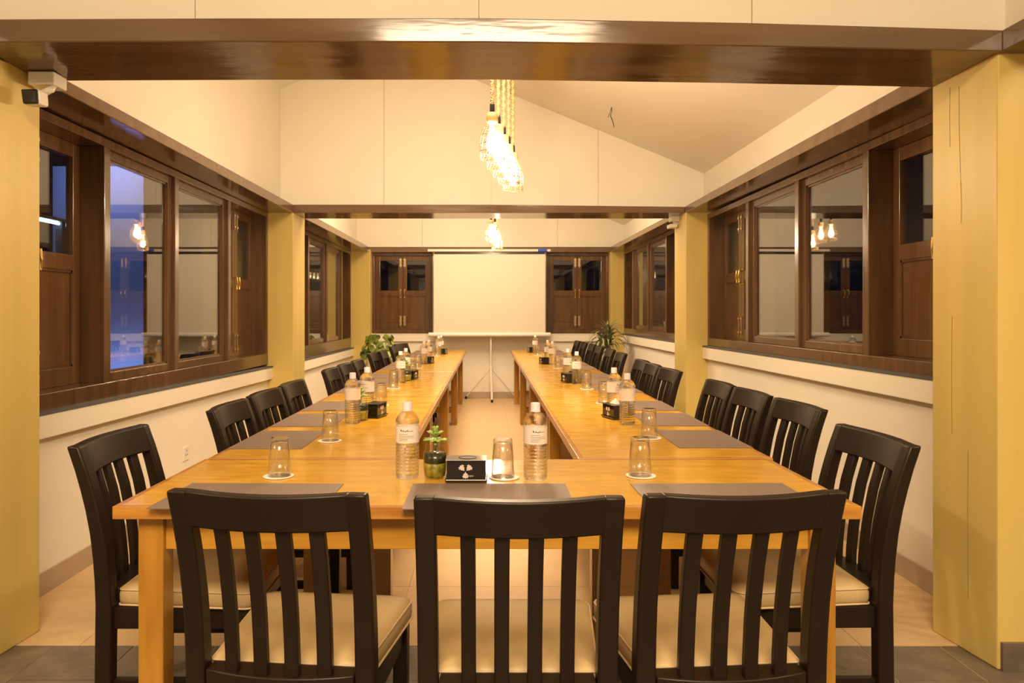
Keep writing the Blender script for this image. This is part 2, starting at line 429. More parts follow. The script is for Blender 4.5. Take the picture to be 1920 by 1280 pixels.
b = MB(); b.prism([(XR+.12, ceil_z(XR)-.0492), (XR+.12, ceil_z(XR)+.05), (RX, RZ+.1), (XL-.12, ceil_z(XL)+.05), (XL-.12, ceil_z(XL)-.0492), (RX, RZ)], P1[0]+.04, FAR+.1)
st('ceiling', b, M['cream'], label='cream sloping ceiling')
# front room shell behind the camera
b = MB(); b.box(-4.2, 4.2, -4.2, P1[0]+.1, 3.75, 3.85); st('ceiling_front', b, M['cream'], label='cream ceiling of the front room')
b = MB(); b.box(-4.2, 4.2, -4.3, -4.2, 0, 3.8); st('wall_back', b, M['cream'], label='cream wall behind the camera')
for sgn, nm in ((-1, 'left'), (1, 'right')):
    xs = sorted([sgn*4.2, sgn*4.3]); b = MB(); b.box(xs[0], xs[1], -4.2, P1[0]+.2, 0, 3.8)
    st('wall_outer_'+nm, b, M['olive'], label='olive outer wall of the front room, %s' % nm)
    xs = sorted([sgn*1.86, sgn*1.96]); b = MB(); b.box(xs[0], xs[1], -2.5, P1[0]+.04, 2.25, 3.76)
    st('wall_front_side_'+nm, b, M['cream'], label='cream wall above the %s side beam of the front room' % nm)
b = MB(); b.box(-1.9, 1.87, P1[0]+.05, P1[0]+.19, 3.2, 3.8); st('wall_front_top', b, M['cream'], label='cream strip closing the front gable')

# ------------------------------------------------------------------ windows
def handle(f, u, z, parent, v=.088):
    b = MB(f); n = 6
    b.tube([(u, v, z-.05), (u, v-.03, z-.048), (u, v-.034, z), (u, v-.03, z+.048), (u, v, z+.05)], .006, 6)
    b.box(u-.009, u+.009, v-.004, v, z-.065, z-.045); b.box(u-.009, u+.009, v-.004, v, z+.045, z+.065)
    b.build('handle', M['brass'], parent, smooth=True)
def bolt(f, u, z0, z1, parent, v=.088):
    b = MB(f)
    b.box(u-.014, u+.014, v-.005, v, z0, z1)
    b.tube([(u, v-.010, z0-.02), (u, v-.010, z1+.01)], .0055, 6)
    zc = (z0+z1)/2
    b.box(u-.017, u+.017, v-.016, v-.004, z0+.005, z0+.02); b.box(u-.017, u+.017, v-.016, v-.004, z1-.02, z1-.005)
    b.tube([(u, v-.010, zc), (u-.025, v-.020, zc)], .004, 6)
    b.build('tower_bolt', M['steel'], parent, smooth=True)
def leaf(f, u0, u1, z0, z1, zm, root, hu, v=.088):
    """half-glazed shutter leaf"""
    st_, t = .062, .035
    b = MB(f)
    b.box(u0, u0+st_, v, v+t, z0, z1); b.box(u1-st_, u1, v, v+t, z0, z1)
    b.box(u0+st_, u1-st_, v, v+t, z0, z0+.09); b.box(u0+st_, u1-st_, v, v+t, z1-.07, z1)
    b.box(u0+st_, u1-st_, v, v+t, zm-.04, zm+.04)
    lf = b.build('shutter_leaf', M['leafwood'], root, bevel=.003)
    b = MB(f); b.box(u0+st_-.004, u1-st_+.004, v+.012, v+.022, z0+.085, zm-.036)
    b.build('panel', M['leafwood'], lf)
    b = MB(f)
    for (a, c, d, e) in ((u0+st_, u0+st_+.012, z0+.09, zm-.04), (u1-st_-.012, u1-st_, z0+.09, zm-.04)):
        b.box(a, c, v+.004, v+.012, d, e)
    b.box(u0+st_, u1-st_, v+.004, v+.012, z0+.09, z0+.102); b.box(u0+st_, u1-st_, v+.004, v+.012, zm-.052, zm-.04)
    b.build('moulding', M['wood'], lf)
    b = MB(f); b.box(u0+st_-.004, u1-st_+.004, v+.016, v+.020, zm+.036, z1-.066)
    b.build('pane', M['glass'], lf)
    hs = hu
    handle(f, hs, zm-.005, lf, v)
    bolt(f, hs, z1-.16, z1-.04, lf, v)
    bolt(f, hs, z0+.05, z0+.19, lf, v)
    return lf
def sash(f, u0, u1, z0, z1, root, v=.02):
    b = MB(f); s = .048
    b.box(u0, u0+s, v, v+.04, z0, z1); b.box(u1-s, u1, v, v+.04, z0, z1)
    b.box(u0+s, u1-s, v, v+.04, z0, z0+s); b.box(u0+s, u1-s, v, v+.04, z1-s, z1)
    sh = b.build('sash', M['wood'], root, bevel=.004)
    b = MB(f); g = .01
    b.box(u0+s, u0+s+g, v+.01, v+.03, z0+s, z1-s); b.box(u1-s-g, u1-s, v+.01, v+.03, z0+s, z1-s)
    b.box(u0+s, u1-s, v+.01, v+.03, z0+s, z0+s+g); b.box(u0+s, u1-s, v+.01, v+.03, z1-s-g, z1-s)
    b.build('moulding', M['leafwood'], sh)
    b = MB(f); b.box(u0+s-.003, u1-s+.003, v+.018, v+.022, z0+s-.003, z1-s+.003)
    b.build('pane', M['glass'], sh)
def window(n, label, f, bounds, kinds, z0, z1, zm, sill=.085):
    root = empty('window_%d' % n); tag(root, label, kind='structure')
    b = MB(f); w = .030; D = .20
    b.box(bounds[0], bounds[-1], -.005, D, z1-.045, z1)
    b.box(bounds[0], bounds[-1], -.005, D, z0, z0+sill)
    for i, u in enumerate(bounds):
        a, c = u-w, u+w
        if i == 0: a = u
        if i == len(bounds)-1: c = u
        b.box(a, c, -.004, D, z0+sill-.001, z1-.044)
    b.build('frame', M['wood'], root, bevel=.004)
    for i, k in enumerate(kinds):
        u0, u1 = bounds[i] + w - (w if i == 0 else 0) + (.05 if i == 0 else 0), bounds[i+1] - w + (w if i == len(kinds)-1 else 0) - (.05 if i == len(kinds)-1 else 0)
        if i == 0:
            bb = MB(f); bb.box(bounds[0], bounds[0]+.05, 0, D, z0+sill, z1-.045); bb.build('jamb', M['wood'], root)
        if i == len(kinds)-1:
            bb = MB(f); bb.box(bounds[-1]-.05, bounds[-1], 0, D, z0+sill, z1-.045); bb.build('jamb', M['wood'], root)
        if k == 'P': sash(f, u0, u1, z0+sill, z1-.045, root)
        elif k == 'L': leaf(f, u0, u1, z0+sill, z1-.045, zm, root, u0+.035)
        elif k == 'R': leaf(f, u0, u1, z0+sill, z1-.045, zm, root, u1-.035)
        elif k == 'D':
            c = (u0+u1)/2
            leaf(f, u0, c-.002, z0+sill, z1-.045, zm, root, c-.03, v=.03 if n > 4 else .125)
            leaf(f, c+.002, u1, z0+sill, z1-.045, zm, root, c+.03, v=.03 if n > 4 else .125)
    return root
FL = lambda u, v, z: (-(2.0+v), u, z)
FR = lambda u, v, z: ((2.0+v), u, z)
FF = lambda u, v, z: (u, FAR+v, z)
NB = [P1[1]+.03, 3.84, 4.70, 5.66, P2[0]]
NBR = [P1[1]+.03, 3.86, 4.72, 5.62, P2[0]-.02]
FB = [P2[1], 8.18, 9.12, 10.05, FAR-.18]
window(1, 'near left window: half-glazed shutter leaves at the ends, two panes between', FL, NB, 'DPPD', .80, 2.178, 1.52, .10)
window(2, 'near right window: half-glazed shutter leaves at the ends, two panes between', FR, NBR, 'DPPD', .972, 2.162, 1.575, .07)
window(3, 'far left window with two panes between shutter leaves', FL, FB, 'DPPD', .768, 2.17, 1.52, .14)
window(4, 'far right window with two panes between shutter leaves', FR, FB, 'DPPD', .97, 2.17, 1.575, .08)
window(5, 'closed double shutter window left of the projection screen', FF, [-1.715, -.815], 'D', .965, 2.166, 1.565, .07)
window(6, 'closed double shutter window right of the projection screen', FF, [.875, 1.805], 'D', .965, 2.166, 1.565, .07)

# ------------------------------------------------------------------ courtyard outside
b = MB(); b.box(-14, 14, -4.3, 22, -.4, -.2); o = b.build('ground', M['concrete']); tag(o, 'dark ground outside', kind='structure')
b = MB(); b.box(-6.9, -5.25, 11.6, 11.8, -.2, 3.6); o = b.build('courtyard_wall', M['render']); tag(o, 'blue-lit courtyard wall seen through the near left window', kind='structure')
b = MB(); tr = empty('tube_lamp', (-4.0, 6.45, 2.1)); tag(tr, 'blue-white tube lamp outside, seen through the near left shutter glass', 'lamp')
b.box(-.02, .02, -.02, .62, .02, .05); b.build('batten', M['white'], tr)
b = MB(); b.tube([(0, 0, 0), (0, .6, 0)], .013, 8); b.build('tube', emis('tube_glow', (.45, .7, 1.0), 9), tr)
b = MB(); b.box(-.03, .03, .37, .43, -2.3, .02); b.build('post', M['concrete'], tr)

# ------------------------------------------------------------------ pendants
bulb_mat = bpy.data.materials.new('glowing_bulb'); bulb_mat.use_nodes = True
nt = bulb_mat.node_tree; nt.nodes.remove(nt.nodes['Principled BSDF'])
e = nt.nodes.new('ShaderNodeEmission'); e.inputs[0].default_value = (1, .72, .36, 1); e.inputs[1].default_value = 5
t = nt.nodes.new('ShaderNodeBsdfTransparent'); a = nt.nodes.new('ShaderNodeAddShader')
nt.links.new(e.outputs[0], a.inputs[0]); nt.links.new(t.outputs[0], a.inputs[1]); nt.links.new(a.outputs[0], nt.nodes['Material Output'].inputs[0])
def make_pendant():
    root = empty('pendant_lamp')
    # origin at cage bottom
    b = MB(); b.lathe([(.011, .245), (.013, .25), (.013, .285), (.011, .29)], n=12); b.build('rope_collar', M['blackplastic'], root, smooth=True)
    b = MB(); b.lathe([(.026, .192), (.030, .197), (.030, .235), (.026, .242), (.012, .246)], n=16); b.build('lamp_holder', M['socket'], root, smooth=True)
    b = MB(); b.lathe([(0, .035), (.018, .040), (.029, .060), (.031, .085), (.025, .12), (.016, .155), (.013, .192)], n=16); b.build('bulb', bulb_mat, root, smooth=True)
    b = MB()
    prof = [(.028, .195), (.042, .165), (.058, .125), (.065, .08), (.064, .03), (.063, .002)]
    for k in range(10):
        a = 2*math.pi*k/10
        b.tube([(r*math.cos(a), r*math.sin(a), z) for r, z in prof], .0013, 5)
    for r, z in ((.042, .165), (.058, .125), (.065, .08), (.0645, .042), (.063, .002)):
        b.tube([(r*math.cos(2*math.pi*i/24), r*math.sin(2*math.pi*i/24), z) for i in range(24)], .0016, 5, closed=True)
    for k in range(20):
        a = 2*math.pi*k/20; c = a + .31
        b.tube([(.064*math.cos(a), .064*math.sin(a), .042), (.063*math.cos(c), .063*math.sin(c), .002)], .0009, 4)
    b.build('wire_cage', M['wire'], root, smooth=True)
    return root
def rope(x, z0, z1, parent):
    b = MB(); n = 6
    steps = int((z1-z0)/.012)
    rings = []
    for i in range(steps+1):
        z = z0 + (z1-z0)*i/steps; tw = i*.55
        rings.append([((.0088+.0022*math.cos(3*(2*math.pi*k/12) ))*math.cos(2*math.pi*k/12+tw), (.0088+.0022*math.cos(3*(2*math.pi*k/12)))*math.sin(2*math.pi*k/12+tw), z) for k in range(12)])
    b.loft(rings); return b.build('rope', M['rope'], parent, smooth='all')
pend = make_pendant(); psnap = snapshot(pend)
ordn = ['nearest', 'second nearest', 'middle', 'fourth', 'farthest']
first = True
LAMPS = [('near', .025 + .035*i, 3.78 + .235*i, 2.055, w) for i, w in enumerate(ordn)]
LAMPS += [('far', .044, 8.58, 2.115, 'nearest'), ('far', .090, 8.74, 2.110, 'middle'), ('far', .118, 8.90, 2.030, 'lowest and farthest')]
for grp, x, y, zz, w in LAMPS:
    lab = '%s caged glowing bulb on jute rope in the %s bay' % (w, grp)
    if first: o = pend; o.location = (x, y, zz); first = False
    else: o = dup(pend, psnap, (x, y, zz))
    tag(o, lab, 'lamp', 'rope pendant lamps hanging in the %s bay' % grp)
    rope(0, .285, ceil_z(x)-zz+.01, o)
    l = bpy.data.lights.new('bulb_light', 'POINT'); l.energy = BULB_W if grp == 'near' else BULB_W*1.15; l.color = WARM; l.shadow_soft_size = .022
    lo = bpy.data.objects.new('bulb_light', l); COL.objects.link(lo); lo.parent = o; lo.location = (0, 0, .085)

# ------------------------------------------------------------------ tables
def make_table(x0, x1, y0, y1, zt, label, long_x=False, inset=.055, lw=.068):
    cx, cy = (x0+x1)/2, (y0+y1)/2
    root = empty('dining_table', (cx, cy, 0)); tag(root, label, 'table', 'honey wood tables set out as a U')
    hx, hy = (x1-x0)/2, (y1-y0)/2
    g = .0025
    b = MB(); b.box(-hx+g+.018, hx-g-.018, -hy+g+.018, hy-g-.018, zt-.032, zt); b.build('table_top', M['tabletop'], root)
    b = MB(); e = .018
    b.box(-hx+g, hx-g, -hy+g, -hy+g+e, zt-.034, zt+.0004); b.box(-hx+g, hx-g, hy-g-e, hy-g, zt-.034, zt+.0004)
    b.box(-hx+g, -hx+g+e, -hy+g+e, hy-g-e, zt-.034, zt+.0004); b.box(hx-g-e, hx-g, -hy+g+e, hy-g-e, zt-.034, zt+.0004)
    b.build('edge_strip', M['edgewood'], root, bevel=.002)
    ax, ay = hx-inset, hy-.03 if not long_x else hy-.035
    for sx in (-1, 1):
        for sy in (-1, 1):
            b = MB(); xa, xb = sorted((sx*ax, sx*(ax-lw))); ya, yb = sorted((sy*ay, sy*(ay-lw)))
            if long_x and sy == 1: xa, xb = sorted((sx*.62, sx*(.62-lw)))
            b.box(xa, xb, ya, yb, 0, zt-.034); b.build('leg', M['tablewood'], root, bevel=.004)
    zb = zt-.128
    for sy in (-1, 1):
        ya, yb = sorted((sy*(ay-.015), sy*(ay-.04))); b = MB(); b.box(-ax+lw, ax-lw, ya, yb, zb, zt-.034); b.build('apron', M['apronwood'], root, bevel=.002)
    for sx in (-1, 1):
        xa, xb = sorted((sx*(ax-.015), sx*(ax-.04))); b = MB(); b.box(xa, xb, -ay+lw, ay-lw, zb, zt-.034); b.build('apron', M['apronwood'], root, bevel=.002)
    if not long_x:
        for sy in (-1, 1):
            ya, yb = sorted((sy*(ay-.018), sy*(ay-.045))); b = MB(); b.box(-ax+lw, ax-lw, ya, yb, .135, .185); b.build('stretcher', M['apronwood'], root, bevel=.002)
    return root
ZT = .75
make_table(-.995, .993, 1.930, 2.566, ZT, 'honey wood table nearest the camera, set crosswise', True)
tabs = [2.572, 4.49, 6.45, 8.37, 10.27]
nm4 = ['nearest', 'second', 'third', 'farthest']
for i in range(4):
    make_table(-.988, -.290, tabs[i], tabs[i+1], ZT, '%s table of the left-hand row' % nm4[i])
    make_table(.318, 1.010, tabs[i], tabs[i+1], ZT, '%s table of the right-hand row' % nm4[i])

# ------------------------------------------------------------------ chairs
def make_chair():
    root = empty('dining_chair')
    W = .450; pw = .046
    prof = [(-.205, 0), (-.203, .2), (-.200, .40), (-.204, .50), (-.216, .60), (-.236, .70), (-.262, .79), (-.290, .87)]
    def py(z):
        for (a, za), (c, zc) in zip(prof, prof[1:]):
            if z <= zc: return a + (c-a)*(z-za)/(zc-za)
        return prof[-1][0]
    def bow(x): return -.030*(1 - min(1, abs(x)/(W/2-pw))**2)
    def xw(z): return 1 - .012*max(0, (.87-z)/.87)
    def sweep(x0, x1, zs, th, bowed=False, off=0.0, depth=None):
        b = MB(); rings = []
        for z in zs:
            y = py(z) + off; k = xw(z)
            d = depth(z) if depth else th
            ya = y + (bow(x0) if bowed else 0); yb = y + (bow(x1) if bowed else 0)
            rings.append([(x0*k, ya-d/2, z), (x1*k, yb-d/2, z), (x1*k, yb+d/2, z), (x0*k, ya+d/2, z)])
        b.loft(rings); return b
    zz = [0, .15, .3, .40, .47, .54, .61, .68, .74, .80, .87]
    for s in (-1, 1):
        x0, x1 = sorted((s*W/2, s*(W/2-pw)))
        sweep(x0, x1, zz, .04, depth=lambda z: .048 if z < .45 else .048-.012*(z-.45)/.42).build('rear_post', M['black'], root, smooth=True, bevel=.006)
    # crest rail
    b = MB(); n = 12; rings = []
    for i in range(n+1):
        x = (-(W/2-pw) + 2*(W/2-pw)*i/n)*1.04; bo = bow(x)
        z0, z1 = .782, .8705 - .003*(1-(2*i/n-1)**2)
        rings.append([(x, py(z0)+bo-.018, z0), (x, py(z1)+bo-.017, z1), (x, py(z1)+bo+.017, z1), (x, py(z0)+bo+.018, z0)])
    b.loft(rings); b.build('crest_rail', M['black'], root, smooth=True, bevel=.005)
    for k in range(4):
        xc = (-1.5+k)*.0735
        sweep(xc-.0165, xc+.0165, [.434, .48, .54, .58, .62, .66, .70, .74, .79], .020, True).build('slat', M['black'], root, smooth=True, bevel=.003)
    b = MB(); n = 8; rings = []
    for i in range(n+1):
        x = -(W/2-pw)*.98 + 2*(W/2-pw)*.98*i/n; bo = bow(x)
        y = py(.45)
        rings.append([(x, y+bo-.018, .398), (x, y+bo-.018, .438), (x, y+.026, .438), (x, y+.026, .398)])
    b.loft(rings); b.build('lower_rail', M['black'], root, smooth=True, bevel=.003)
    # front legs, apron, stretchers
    for s in (-1, 1):
        x0, x1 = sorted((s*(W/2-.012), s*(W/2-.052)))
        b = MB(); b.hexa([(x0*.985, .19, 0), (x1*.985, .19, 0), (x1*.985, .225, 0), (x0*.985, .225, 0), (x0, .185, .385), (x1, .185, .385), (x1, .23, .385), (x0, .23, .385)])
        b.build('front_leg', M['black'], root, bevel=.004)
        b = MB(); x0, x1 = sorted((s*(W/2-.022), s*(W/2-.044))); b.box(x0, x1, -.19, .19, .325, .388); b.build('seat_rail', M['black'], root, bevel=.002)
        b = MB(); b.box(x0, x1, -.19, .195, .145, .175); b.build('stretcher', M['black'], root, bevel=.002)
    b = MB(); b.box(-W/2+.05, W/2-.05, .195, .218, .325, .388); b.build('seat_rail', M['black'], root, bevel=.002)
    b = MB(); b.box(-W/2+.05, W/2-.05, -.2, -.18, .325, .388); b.build('seat_rail', M['black'], root, bevel=.002)
    # cushion
    b = MB(); rings = []; nx, ny = 10, 10
    def outline(z, inset):
        pts = []
        hw0, hw1 = .190-inset, .222-inset   # rear, front half width
        y0, y1 = -.172+inset, .245-inset; r = .03
        for (cx, cy, a0) in ((hw1-r, y1-r, 0), (-(hw1-r), y1-r, 90), (-(hw0-.012), y0+.012, 180), ((hw0-.012), y0+.012, 270)):
            rr = r if cy > 0 else .012
            for j in range(5):
                a = R(a0 + 90*j/4); pts.append((cx+rr*math.cos(a), cy+rr*math.sin(a), z))
        return pts
    for z, i in ((.388, .012), (.392, .004), (.405, 0), (.425, 0), (.438, .004), (.448, .016), (.455, .045), (.459, .09), (.461, .14)):
        rings.append(outline(z, i))
    b.loft(rings)
    seat = b.build('seat_cushion', M['seat'], root, smooth='all')
    b = MB(); b.tube(outline(.392, .0005), .0035, 5, closed=True); b.tube(outline(.436, .002), .0028, 5, closed=True)
    b.build('piping', M['piping'], seat, smooth='all')
    return root
ch = make_chair(); csnap = snapshot(ch)
chairs = []
G3 = 'black chairs with their backs to the camera'
chairs += [(-.457, 1.895, R(-5.5), 'black slat-back chair, left of the three with backs to the camera', G3),
           (.068, 1.852, R(0), 'black slat-back chair, middle of the three with backs to the camera', G3),
           (.541, 1.885, R(4.5), 'black slat-back chair, right of the three with backs to the camera', G3)]
GS = 'black chairs at the ends of the front table'
chairs += [(-.93, 2.37, R(-90), 'black slat-back chair at the left end of the front table, by the pillar', GS),
           (.972, 2.375, R(90+1), 'black slat-back chair at the right end of the front table, by the pillar', GS)]
# left row: facing +x  (rotation -90 turns local +y to +x)
ow = ['first', 'second', 'third', 'fourth', 'fifth', 'sixth', 'seventh', 'eighth', 'ninth', 'tenth', 'eleventh', 'twelfth']
Lr = [(3.16, -1.12, 1), (3.66, -1.12, -1), (4.16, -1.115, 0), (5.17, -1.115, 1), (5.655, -1.11, 0), (6.125, -1.095, 0), (7.25, -1.145, 0), (7.70, -1.11, 0), (8.70, -1.13, 0), (9.45, -1.14, -14)]
for i, (y, xt, a) in enumerate(Lr):
    chairs.append((xt+.29, y, R(-90+a), '%s black slat-back chair from the front along the left wall side' % ow[i], 'black chairs along the left table row'))
Rr = [(3.18, 1.362, 2), (3.685, 1.34, 1), (4.165, 1.33, 0), (5.12, 1.29, 3), (5.655, 1.285, 0), (6.125, 1.30, 0), (7.25, 1.335, 0), (8.03, 1.36, 0), (8.70, 1.345, 0), (9.32, 1.345, 0), (9.86, 1.315, 0), (10.48, 1.30, 0)]
for i, (y, xt, a) in enumerate(Rr):
    chairs.append((xt-.29, y, R(90+a), '%s black slat-back chair from the front along the right wall side' % ow[i], 'black chairs along the right table row'))
for i, (x, y, a, lab, g) in enumerate(chairs):
    if i == 0: o = ch; o.location = (x, y, 0); o.rotation_euler = (0, 0, a)
    else: o = dup(ch, csnap, (x, y, 0), a)
    tag(o, lab, 'chair', g)

# ------------------------------------------------------------------ placemats
def pmat(w, d, name='placemat'):
    b = MB(); b.box(-w/2, w/2, -d/2, d/2, 0, .0022); return b.mesh(name, M['mat'])
m_x = pmat(.455, .285); m_y = pmat(.28, .42)
def put(me, name, x, y, rz, lab, cat, g, z=ZT+.0006):
    o = bpy.data.objects.new(name, me); COL.objects.link(o); o.location = (x, y, z); o.rotation_euler = (0, 0, rz); tag(o, lab, cat, g); return o
GM = 'woven brown placemats'
put(m_x, 'placemat', -.66, 2.045, R(-1), 'brown woven placemat before the left back-turned chair on the front table', 'placemat', GM)
put(m_x, 'placemat', .005, 2.042, 0, 'brown woven placemat before the middle back-turned chair on the front table', 'placemat', GM)
put(m_x, 'placemat', .657, 2.045, R(1), 'brown woven placemat before the right back-turned chair on the front table', 'placemat', GM)
k = 0
for i in range(4):
    for off in (.39, .93, 1.46):
        k += 1
        y = tabs[i] + off + (0 if i == 0 else .02)
        if y < tabs[i+1]-.2:
            put(m_y, 'placemat', -.838, y, R(rnd.uniform(-1, 1)), '%s brown placemat from the front on the left table row' % ow[k-1], 'placemat', GM)
            put(m_y, 'placemat', .868, y+.02, R(rnd.uniform(-1, 1)), '%s brown placemat from the front on the right table row' % ow[k-1], 'placemat', GM)

# ------------------------------------------------------------------ bottles
def make_bottle():
    root = empty('water_bottle')
    prof = [(0, .003), (.018, .004), (.030, 0), (.0345, .003), (.0358, .012)]
    z = .018
    while z < .102:
        prof += [(.0368, z), (.0368, z+.004), (.0338, z+.0062), (.0338, z+.0072), (.0368, z+.0095)]
        z += .0105
    prof += [(.0362, .110), (.0362, .163), (.0368, .166), (.035, .169), (.0372, .173), (.0368, .180), (.031, .192), (.021, .203), (.0145, .208), (.0135, .213), (.0135, .222), (0, .2225)]
    b = MB(); b.lathe(prof, n=24); b.build('bottle_body', M['pet'], root, smooth='all')
    b = MB(); b.lathe([(.0155, .208), (.0155, .211), (.0148, .212), (.0148, .233), (.0135, .235), (0, .2352)], n=20); b.build('cap', M['cap'], root, smooth=True)
    b = MB(); vs = []; fs = []; n = 20
    b.lathe([(.0368, .112), (.0368, .162)], n=24); b.f = b.f[:-2]; lb = b.build('label', M['label'], root, smooth='all')
    # print on the label: a scrawled title and short lines, towards the viewer side
    def strip(z0, z1, a0, a1, bb):
        n = 5; r = .0371; vs = []
        for i in range(n+1):
            a = R(a0 + (a1-a0)*i/n)
            vs += [(r*math.sin(a), -r*math.cos(a), z0), (r*math.sin(a), -r*math.cos(a), z1)]
        bb.add(vs, [(2*i, 2*i+2, 2*i+3, 2*i+1) for i in range(n)])
    b = MB()
    strip(.1485, .1500, -28, 34, b); strip(.1500, .1540, -28, -22, b); strip(.1500, .1525, -15, -11, b); strip(.1500, .1535, 4, 8, b); strip(.147, .1485, -5, 0, b)
    for z, a1 in ((.139, 8), (.134, 36), (.129, 40), (.1245, 8), (.120, 5)): strip(z, z+.001, -38, a1, b)
    b.build('label_print', M['print'], lb)
    return root
bt = make_bottle(); bsnap = snapshot(bt)
GB = 'plastic water bottles on the tables'
bottles = [(-.249, 2.275, 0, 'clear water bottle left of the potted jar on the front table', 'near'),
           (.148, 2.255, 12, 'clear water bottle right of the upturned glass on the front table', 'near'),
           (-.627, 3.40, 160, 'nearer bottle of the first pair on the left row', ''), (-.618, 3.75, -20, 'farther bottle of the first pair on the left row', ''),
           (-.637, 5.36, 20, 'nearer bottle of the second pair on the left row', ''), (-.65, 5.82, -40, 'farther bottle of the second pair on the left row', ''),
           (-.638, 7.35, 30, 'nearer bottle of the third pair on the left row', ''), (-.62, 7.70, 0, 'farther bottle of the third pair on the left row', ''),
           (-.604, 9.00, 0, 'nearer bottle of the last pair on the left row', ''), (-.595, 9.35, 0, 'farther bottle of the last pair on the left row', ''),
           (.643, 3.36, 150, 'nearer bottle of the first pair on the right row', ''), (.645, 3.72, 40, 'farther bottle of the first pair on the right row', ''),
           (.649, 5.31, 0, 'nearer bottle of the second pair on the right row', ''), (.63, 5.72, 0, 'farther bottle of the second pair on the right row', ''),
           (.648, 7.28, 0, 'nearer bottle of the third pair on the right row', ''), (.63, 7.62, 0, 'farther bottle of the third pair on the right row', ''),
           (.617, 9.42, 0, 'single bottle at the far end of the right row', '')]
for i, (x, y, a, lab, _) in enumerate(bottles):
    if i == 0: o = bt; o.location = (x, y, ZT+.0005)
    else: o = dup(bt, bsnap, (x, y, ZT+.0005), R(a))
    tag(o, lab, 'bottle', GB)

# ------------------------------------------------------------------ glasses and coasters
b = MB()
b.lathe([(.0352, 0), (.0362, .001), (.0290, .117), (.0270, .1195), (0, .1195)], n=28)
n0 = len(b.v)
me_g = None
def glass_mesh():
    b = MB()
    prof = [(.0345, .0008), (.0355, .0002), (.0360, .001), (.0325, .060), (.0295, .1085), (.0288, .1165), (.0270, .119), (.018, .1183), (0, .118)]
    inner = [(0, .106), (.022, .1055), (.0270, .103), (.0307, .060), (.0342, .001), (.0345, .0008)]
    b.lathe(prof, n=28); k = len(b.v)
    bb = MB(); bb.lathe(inner[:-1], n=28)
    b.add(bb.v, bb.f)
    return b.mesh('drinking_glass', M['tumbler'], smooth='all')
me_g = glass_mesh()
b = MB(); b.lathe([(0, 0), (.045, 0), (.047, .0012), (.0468, .003), (.045, .0035), (0, .0035)], n=36); me_c = b.mesh('coaster', M['coaster'], smooth=True)
glasses = [(-.650, 2.285, 'left of the three on the front table'), (.048, 2.268, 'middle one of the front table'), (.478, 2.290, 'right of the three on the front table'),
           (-.627, 2.92, 'nearest one of the left table row'), (-.590, 4.06, 'second one along the left row'), (-.640, 4.99, 'third one along the left row'), (-.605, 5.92, 'fourth one along the left row'), (-.655, 6.85, 'fifth one along the left row'), (-.61, 8.82, 'last one along the left row'),
           (.660, 2.985, 'nearest one of the right table row'), (.660, 4.15, 'second one along the right row'), (.670, 4.94, 'third one along the right row'), (.655, 6.82, 'fourth one along the right row'), (.615, 8.98, 'last one along the right row')]
for x, y, w in glasses:
    put(me_c, 'coaster', x+.004*math.copysign(1, x), y+.004, 0, 'round white coaster under the glass, ' + w, 'coaster', 'white paper coasters')
    put(me_g, 'drinking_glass', x, y, rnd.uniform(0, 1), 'upturned clear glass, ' + w, 'glass', 'upturned clear glasses', z=ZT+.0043)

